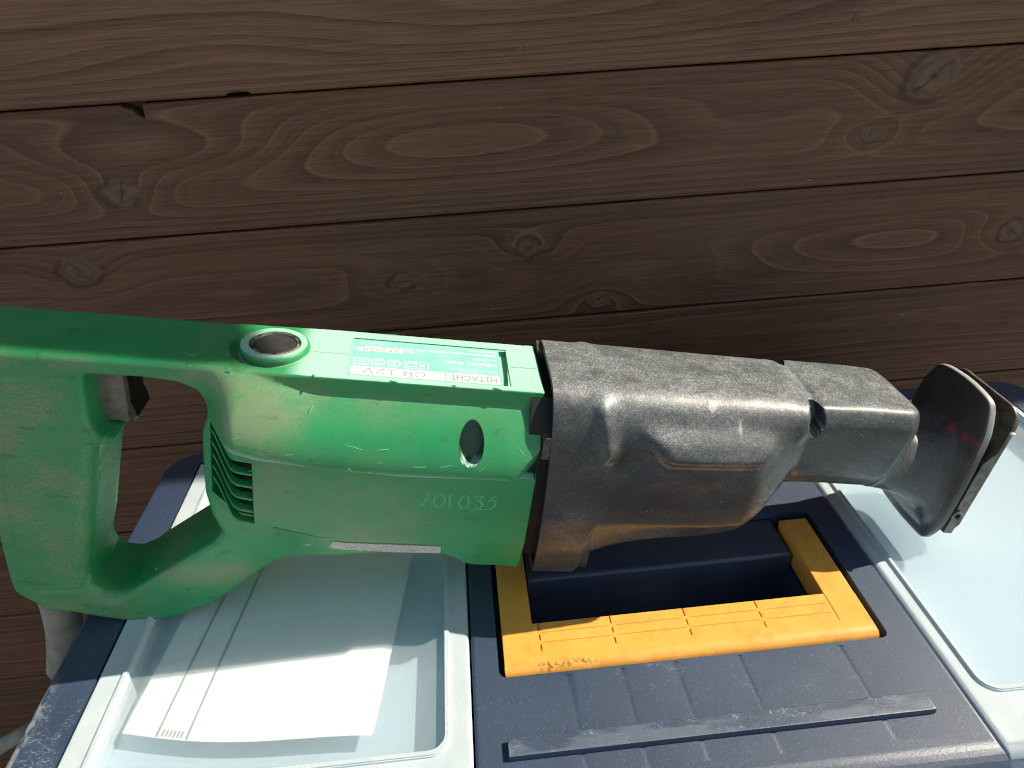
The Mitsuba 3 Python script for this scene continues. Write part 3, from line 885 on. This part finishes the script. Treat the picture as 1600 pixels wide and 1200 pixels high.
bands = cat(strip(-79.0, -39.9, 9.9, 16.8), strip(-39.1, -16.2, 9.9, 16.8), strip(-77.6, -58.2, -7.0, -4.0))
add('white_band', to_world(bands), 'print_pink', NP, False)
dark = [text('HITACHI', 4.2, -17.2, 11.3, 19.5, True, 0.05), text('CR 12V', 4.6, -47.5, 11.1, 26.0, False, 0.05), text('557020', 2.2, -59.6, -6.6, 15.5, True, 0.05)]
for m in dark:
    m.apply_translation([0, 0, 0.025])
add('lettering', to_world(cat(*dark)), 'print_grey', NP, False)
wt = [text('220V~ 50/60Hz 3.8A', 1.3, -16.8, 8.0, 17), text('750W 900-2500/min', 1.5, -16.8, 5.6, 21), text('Hitachi Koki', 2.7, -16.6, -0.6, 23, True),
      text('CAUTION', 1.7, -16.8, -4.6, 9.5, True), text('Read thoroughly HANDLING INSTRUCTIONS', 1.9, -16.8, -8.8, 57.5, True), text('before use.', 1.7, -16.8, -12.0, 12, True),
      text('NO', 1.6, -53.0, -6.4, 3.4, True), text('C218894A', 1.6, -64.5, -11.8, 13)]


def ringm(u, v, r0, r1, n=36):
    return un(slab(Point(u, -v).buffer(r1).difference(Point(u, -v).buffer(r0)), -0.29, -0.23))


def boxm(u0, u1, v0, v1, t=0.45):
    return un(slab(sbox(u0, -v1, u1, -v0).difference(sbox(u0 + t, -v1 + t, u1 - t, -v0 - t)), -0.29, -0.23))


wt += [boxm(-78.4, -72.0, 2.6, 8.2), boxm(-76.6, -73.8, 4.4, 6.6, 0.4), ringm(-68.3, 5.3, 2.4, 3.0), ringm(-68.3, 5.3, 0.9, 1.5), ringm(-61.5, 5.3, 2.4, 3.0), text('D', 2.6, -60.6, 4.1, 2.0, True),
       boxm(-57.0, -46.6, 2.6, 8.8), boxm(-56.0, -51.9, 3.6, 7.4, 0.5), text('K', 3.0, -48.2, 4.2, 2.6, True)]
add('lettering', to_world(cat(*wt)), 'print_white', NP, False)

# number scratched into the side panel: raised burrs along each stroke
STROKES = [[(-46.5, -48.2), (-45.2, -46.6), (-43.2, -47.0), (-42.7, -48.8), (-44.0, -51.6), (-46.0, -54.6)], [(-45.2, -53.4), (-43.4, -54.6)],
           [(-39.2, -48.0), (-40.4, -50.5), (-40.0, -53.6), (-38.2, -55.0), (-36.2, -53.4), (-35.6, -50.4), (-36.6, -47.8), (-38.4, -47.2), (-39.2, -48.0)],
           [(-33.4, -46.6), (-33.6, -50.4), (-33.0, -54.8)],
           [(-26.6, -47.2), (-28.8, -49.2), (-29.6, -52.4), (-28.0, -54.8), (-25.8, -54.4), (-25.0, -50.8), (-26.0, -47.6)],
           [(-22.6, -47.8), (-19.6, -47.4), (-19.2, -48.6), (-21.6, -49.8), (-19.8, -50.4), (-19.0, -52.4), (-20.4, -54.4), (-23.0, -54.8)], [(-22.2, -53.0), (-21.2, -52.2)],
           [(-13.6, -47.0), (-15.4, -48.4), (-16.6, -50.6)], [(-15.8, -50.0), (-13.8, -49.4), (-13.2, -51.0), (-14.0, -53.2), (-16.0, -54.6), (-24.6, -55.6)]]
sm = []
for s in STROKES:
    s = np.array(s) + [0, 0.6]
    q = LineString(s)
    n = max(int(q.length / 0.45), 3)
    pp = np.array([q.interpolate(k / n, normalized=True).coords[0] for k in range(n + 1)])
    pp = gaussian_filter1d(pp, 1.3, axis=0, mode='nearest') + rng.normal(0, 0.09, pp.shape)
    for off, rr in ((0.0, 0.36), (0.62, 0.2)):
        w3 = np.c_[pp[:, 0] + off, -body_v(pp[:, 0] + off, pp[:, 1]) + 0.08, pp[:, 1] + off * 0.4]
        sm.append(tube(w3, rr * (0.55 + 0.8 * rng.random(len(w3))), 6))
add('scratched_number', to_world(cat(*sm)), 'burr', H, True, 'number 201036 scratched into the green side panel')

# nicks and gouges
nick = []


def gouge(u, w, du, dw, r=0.3, top=None):
    n = 7
    t = np.linspace(-1, 1, n)
    uu, ww = u + du * t / 2 + rng.normal(0, 0.12, n), w + dw * t / 2 + rng.normal(0, 0.12, n)
    if top is None:
        p = np.c_[uu, -body_v(uu, ww) + 0.05, ww]
    else:
        p = np.c_[uu, -top - dw * t / 2, np.full(n, -0.02)]
    nick.append(tube(p, r * np.maximum(1 - t * t, 0.08) ** 0.5, 6))


for g in ((-93, -12.8, 1.5, 3.5, .5), (-75, -24, 8, -1.5, .22), (-63, -24.5, 5, 1, .35), (-48, -30.5, 6, 0.2, .25), (-37, -29.5, 6, 1.6, .25), (-6, -22, 3, -3, .25), (-22, -30.2, 2.5, 2.2, .25), (-64, -29.5, 3, .3, .2), (-100, -28, 4, 1, .22),
          (-76, -33.2, 1.5, -1.2, .3), (-68, -34.5, 1.2, 1.5, .3), (-95, -33, 1.5, 1, .3), (-30, -35, 1.4, .5, .25), (-88, -46, 3, .6, .15), (-20, -70, 5, 3, .15), (-14, -68, 3, 4, .15), (-116, -40, 2, .5, .2), (-165, -112, .8, .8, .4),
          (-150, -126, .8, .6, .45), (-208, -96, .9, .8, .35), (-12, -80, 4, -.6, .18), (-66, -66, 2, 1, .2), (-84, -58, 2.4, -.6, .15), (-120, -22, 5, 1.3, .2), (-105, -43, 1, 3, .15)):
    gouge(*g)
for g in ((-92.5, 21, 1, 2.5, .5), (-61, 20.9, 3.5, .5, .4), (-36, 20.8, 2, .4, .35), (-18, 20.9, 4, 1, .5), (-140, 20.6, 2, 1.2, .35), (-142, 12, 4, 1, .3), (-125, 20.8, 2, .4, .3), (-62, -20.2, 6, .4, .3)):
    gouge(g[0], 0, g[2], g[3], g[4], top=g[1])
add('scratches', to_world(cat(*nick)), 'bare_scratch', H, True)
labels[H + '__scratches'] = {'label': 'pale nicks and scratches on the green plastic', 'kind': 'stuff'}

# paper sticker under the side panel, its torn end
sp = Polygon([(-82.6, -78.0), (-60, -77.6), (-34.8, -77.8), (-34.6, -82.6), (-52, -83.2), (-66, -83.0), (-84.6, -82.8)])
add('sticker', to_world(plate(sp, lambda u, w: body_v(u, w) + 0.55, lambda u, w: -body_v(u, w) + 0.1, lambda u, w: np.full_like(u, 0.05), 0.9, (), 0.3, 0.8)), 'sticker_white', H, 30, 'narrow torn white sticker along the lower edge of the housing')
sp = Polygon([(-98, -88.5), (-93.2, -84.6), (-92.0, -83.9), (-94.5, -86.6)])
add('sticker', to_world(plate(sp, lambda u, w: body_v(u, w) + 0.3, lambda u, w: -body_v(u, w) + 0.1, lambda u, w: np.full_like(u, 0.05), 0.9, (), 0.3, 0.8)), 'sticker_white', H, 30, 'torn white sticker shred on the green housing')

# gear case seen in the gap between housing and nose cover
gc = m3.Manifold.hull_points(np.array([[u_, b_, w_] for u_ in (-3, 34) for (b_, w_) in ((-21, -2), (21, -2), (29, -14), (31, -60), (27, -86), (0, -90), (-27, -86), (-31, -60), (-29, -14))]))
add('gear_case', to_world(gc), 'black_inner', SAW, False)
lug = bevelled(rrect(3.0, 9.5, -26, -14.5, 1.5), 29.0, 33.5, 0.8, 2)
lm = un(lug)
lv_ = np.asarray(lm.vertices)
add('gear_case_lug', to_world(tm(np.c_[lv_[:, 0], -lv_[:, 2], lv_[:, 1]], lm.faces)), 'dull_metal', SAW, 30)
lug2 = m3.Manifold.cube([7, 9, 5]).translate([3, 13, -2.5])
add('gear_case_lug', to_world(lug2), 'dull_metal', SAW, 30)

# ---- black rubber nose cover: a loft of sections (v, w) from the top middle round to the bottom middle
SEC = {   # u: w0 | v1 w1 | v2 w2 | v3 w3 | v4 w4 | v5 w5 | v6 w6 | w7
    5.0: (5.5, 24, 5, 32, -6, 36.5, -30, 37.5, -55, 36, -72, 32.5, -93.5, -95),
    28.0: (5.5, 24, 5, 32.3, -6, 37, -30, 38, -54, 36.4, -71, 32.5, -93, -94.5),
    32.5: (5.5, 24, 5, 32.5, -6, 37, -28, 38, -46, 37.8, -57, 33, -80.5, -82),
    100.0: (5.0, 23, 5, 30.5, -5, 36, -25, 37.5, -44, 36.8, -54, 32.5, -61, -63),
    110.0: (5.0, 23, 5, 29, -4, 32.5, -22, 34, -38, 33.2, -47.5, 29.5, -55.5, -57.5),
    117.0: (4.6, 22.5, 4.5, 28, -3, 29, -18, 30, -32, 28.5, -40.5, 25, -47.5, -49.5),
    123.0: (4.4, 22.5, 4.4, 27, -3, 27, -14, 26.5, -25, 25, -33, 18, -43.5, -44),
    150.0: (4.8, 22, 4.8, 26, -3, 26, -14, 25.5, -24, 24.5, -32, 19, -41.5, -42),
    171.0: (4.4, 21.6, 4.4, 25.8, -3, 26, -14, 25.5, -24, 24.5, -32, 19, -41.5, -42),
    176.0: (3.0, 19, 3.0, 24, -4, 25, -14, 25, -25, 24.5, -33, 19, -42, -43),
    178.8: (-3, 14.5, -3, 19, -8, 22, -17, 23.6, -26, 23.6, -34, 18.5, -42.5, -43.5),
    182.2: (-12, 8.5, -12, 15, -15, 21, -22, 23.2, -31, 23.4, -38, 18, -43, -44),
    190.0: (-15, 7.5, -15, 13.5, -17, 20, -24, 22.8, -34, 23.0, -42, 18.4, -46.5, -47.5),
    201.0: (-13, 8.5, -13, 14.5, -16, 20.5, -25, 22.6, -38, 22.8, -47, 18.8, -53, -54),
    207.0: (-7, 10, -7, 15, -12, 20, -24, 22.8, -41, 23.2, -53, 19.4, -61.5, -62.5),
    209.6: (0.0, 14, -1.0, 19.5, -8, 22.5, -21, 23.8, -41, 23.8, -55, 19.6, -65.5, -66.5),
    211.0: (9.5, 18.5, 7.6, 24.2, -4, 25.2, -20, 25.4, -42.5, 24.8, -58.5, 20, -70, -71),
    212.0: (13.4, 20.0, 11.5, 25.5, -3, 26.3, -20, 26.3, -43, 25.3, -60, 20.3, -71.6, -72.4),
    214.4: (13.6, 20.0, 11.7, 25.7, -3, 26.5, -20, 26.5, -43, 25.5, -60, 20.3, -71.8, -72.6),
    215.6: (12.6, 19.2, 10.7, 24.7, -3.5, 25.5, -20, 25.5, -43, 24.6, -59.6, 19.6, -70.8, -71.6),
}
ku = np.array(sorted(SEC))
kt = PchipInterpolator(ku, np.array([SEC[k] for k in ku], float), axis=0)
segs = (16, 10, 16, 14, 10, 18, 12)
uu = np.unique(np.concatenate([np.arange(5, 205, 0.9), np.arange(205, 215.7, 0.45), [215.6]]))


def section(u):
    s = kt(u)
    cp_ = np.array([(0, s[0]), (s[1], s[2]), (s[3], s[4]), (s[5], s[6]), (s[7], s[8]), (s[9], s[10]), (s[11], s[12]), (0, s[13])])
    pts = []
    for k, n in enumerate(segs):
        t = np.arange(n)[:, None] / n
        pts.append(cp_[k] * (1 - t) + cp_[k + 1] * t)
    pts.append(cp_[-1:])
    h = np.vstack(pts)
    full = np.vstack([h, (h * [-1, 1])[-2:0:-1]])
    soft = gaussian_filter1d(full, 5.2, axis=0, mode='wrap')
    crisp = gaussian_filter1d(full, 1.5, axis=0, mode='wrap')
    q = (sst(-40, -55, full[:, 1]) if u < 125 else np.full(len(full), 0.55))[:, None]
    return soft * (1 - q) + crisp * q


G = np.array([section(u) for u in uu])            # nu x n x (v, w)
nU, nT = G.shape[:2]
V, W = G[..., 0].copy(), G[..., 1].copy()
U = np.repeat(uu[:, None], nT, 1)
side = np.sign(V)
av = np.abs(V)
onside = sst(14, 24, av)
dv = np.zeros_like(V)
PADP = Polygon([(43, -8.0), (58, -7.6), (100, -6.6), (107, -9.5), (106.5, -14), (99, -20.0), (57, -21.4), (50, -15)]).buffer(-1.5).buffer(1.5)
pts_ = shapely.points(np.c_[U.ravel(), W.ravel()])
pd = shapely.distance(pts_, PADP).reshape(U.shape)
ins = shapely.contains_xy(PADP, U.ravel(), W.ravel()).reshape(U.shape)
pdb = shapely.distance(pts_, PADP.boundary).reshape(U.shape)
sd = np.where(ins, -pdb, pd)
sdl = np.where((sd > -2) & (W < -19), np.minimum(sd, sd * (1 - 0.85 * sst(-19, -26, W))), sd)
dv += 6.3 * sst(2.8, -4.0, sdl) * (0.50 + 0.50 * sst(-6, -18, W))
dv += 1.3 * np.exp(-((W + 18.6 + 2.2 * sst(92, 108, U) * -2.2) / 2.1) ** 2) * sst(50, 57, U) * sst(108, 100, U)
cu = 25.6 + (5 - W) * 0.20
dv += 5.0 * np.exp(-((U - cu) / 2.7) ** 2) * sst(5, -1, W) * sst(-26, -19, W)
dv -= 3.4 * np.exp(-((U - 38) / 4.2) ** 2 - ((W + 25) / 7) ** 2)
dv -= 0.7 * sst(10, 30, U) * sst(100, 80, U) * sst(-28, -40, W) * sst(-56, -44, W)
dv += 1.6 * np.exp(-((U - 119.5) / 2.2) ** 2) * sst(7, 3, W) * sst(-14, -6, W)
dv = gaussian_filter1d(gaussian_filter1d(dv, 2.2, axis=0, mode='nearest'), 1.3, axis=1, mode='wrap')
hol = ((U - 124.6) / 3.0) ** 2 + ((W + 1.5) / 7.0) ** 2
dv -= 7.0 * sst(1.15, 0.75, hol)
dv += 0.25 * (meshkit.fbm(np.stack([U * 0.06, V * 0.06, W * 0.06], -1), 3, 5) - 0.5) * 2
V = V + side * dv * onside
W = W + (1 - onside) * ((-0.9 * np.exp(-((U - 126.2) / 1.4) ** 2)) + 0.7 * (meshkit.fbm(np.stack([U * 0.05, V * 0.05, U * 0 + 2], -1), 3, 9) - 0.5)) * (W > -10)
W = W + np.where(onside > 0, 0, 0)
U = U + sst(40, 5, U) * (np.clip(5 - W, 0, 110) * 0.05) - 1.0 * sst(40, 5, U) * np.exp(-((av) / 26.0) ** 4) * 0
U = U + 0.22 * np.clip(W + 4, -40, 10) * np.exp(-((U - 177.5) / 7.5) ** 2)
U = U - 0.04 * (W + 68) * sst(196, 209, U)
verts = np.stack([U, -V, W], -1).reshape(-1, 3)
# index order: front half first (v > 0), going down, then the back half going up
faces = []
ii = np.arange(nT)
jj = (ii + 1) % nT
for k in range(nU - 1):
    a, b, c, d = k * nT + ii, k * nT + jj, (k + 1) * nT + jj, (k + 1) * nT + ii
    faces.append(np.c_[a, b, c])
    faces.append(np.c_[a, c, d])
# inner skin at the open end
inner_rows = []
base_n = len(verts)
cen_v, cen_w = 0.0, -45.0
for q, (du, th) in enumerate(((0.5, 1.2), (0.5, 2.4), (12, 2.4), (26, 2.6))):
    s_v = V[0] * (1 - th / np.maximum(np.hypot(V[0], W[0] - cen_w), 1))
    s_w = cen_w + (W[0] - cen_w) * (1 - th / np.maximum(np.hypot(V[0], W[0] - cen_w), 1))
    inner_rows.append(np.stack([U[0] + du - 0.5, -s_v, s_w], -1))
verts = np.vstack([verts] + inner_rows)
prev = 0
for q in range(4):
    cur = base_n + q * nT
    faces.append(np.c_[prev + ii, cur + jj, prev + jj])
    faces.append(np.c_[prev + ii, cur + ii, cur + jj])
    prev = cur
# cap at the nose, drawn in to a recessed face
L = (nU - 1) * nT
verts = np.vstack([verts, [[214.0, 0, -30.0]]])
faces.append(np.c_[L + ii, L + jj, np.full(nT, len(verts) - 1)])
NC = add('nose_cover', to_world(tm(verts, np.vstack(faces))), 'black_rubber', SAW, 55, 'black rubber nose cover with flared end, coated with grey dust')

# ---- metal shoe in front of the flared end


def yz_slab(poly, u0, u1, b=0.5):
    """Outline in (b, w) swept along u, edges softened."""
    m = un(bevelled(poly, 0, u1 - u0, b, 3, True))
    v = np.asarray(m.vertices)
    return tm(np.c_[u0 + v[:, 2], v[:, 0], v[:, 1]], m.faces)


sh = yz_slab(rrect(-24.5, 24.5, -65.0, 9.5, 9.0), 221.6, 223.8, 0.7)
shank = yz_slab(rrect(-15, 15, -52, -2, 6), 212.0, 222.2, 0.3)
S = add('shoe', to_world(cat(sh, shank)), 'dull_metal', SAW, 40, 'dull metal shoe plate in front of the flared rubber end')
brk = m3.Manifold.hull_points(np.array([[u_, b_, w_] for (u_, w_) in ((217.4, -63), (222, -63), (217.0, -20), (222.0, -12)) for b_ in (-24.4, -22.0)]))
add('side_bracket', to_world(brk), 'dull_metal', S, 30)
eye = lathe([(1.5, 0), (2.9, 0), (2.9, 1.4), (2.3, 1.8), (1.5, 1.4), (1.5, 0)][::-1], 28)
eye.apply_transform(trimesh.transformations.rotation_matrix(math.pi / 2, [1, 0, 0]))
eye.apply_translation([218.6, -24.2, -51.0])
add('bolt_eye', to_world(eye), 'dull_metal', S, 40)
pin = lathe([(0, 0), (1.6, 0), (1.6, .5), (0, .5)], 20)
pin.apply_transform(trimesh.transformations.rotation_matrix(math.pi / 2, [1, 0, 0]))
pin.apply_translation([218.6, -24.2, -51.0])
add('bolt_hole', to_world(pin), 'black_inner', S, False)
low = yz_slab(rrect(-18, 18, -71.5, -58, 5), 217.6, 219.8, 0.6)
add('lower_lip', to_world(low), 'dull_metal', S, 40)
chip = trimesh.creation.icosphere(1, 1.0)
chip.vertices = chip.vertices * [1.4, 1.2, 0.8] + [222.5, -24.6, -1.5]
add('paint_chip', to_world(chip), 'print_pink', S, True)

# ---- cord guard and cord, hanging past the left edge of the box
gp = np.array([[-0.2235, 0.274, 0.006], [-0.2255, 0.274, -0.006], [-0.2298, 0.274, -0.022], [-0.2365, 0.2735, -0.040], [-0.2425, 0.273, -0.0535], [-0.2437, 0.273, -0.0560]])
add('cord_guard', tube(gp, [0.0094, 0.0092, 0.0086, 0.0079, 0.0072, 0.0060], 28), 'grey_rubber', SAW, 50, 'grey rubber cord guard below the grip')
cpath = np.array([[-0.2430, 0.273, -0.0545], [-0.2455, 0.271, -0.066], [-0.2445, 0.262, -0.074], [-0.2430, 0.250, -0.070], [-0.2475, 0.241, -0.060], [-0.2600, 0.237, -0.064], [-0.2800, 0.233, -0.080], [-0.32, 0.225, -0.12]])
tt = np.linspace(0, 1, len(cpath))
cpf = PchipInterpolator(tt, cpath, axis=0)(np.linspace(0, 1, 60))
add('power_cord', tube(cpf, 0.0038, 16), 'grey_rubber', SAW, 50)
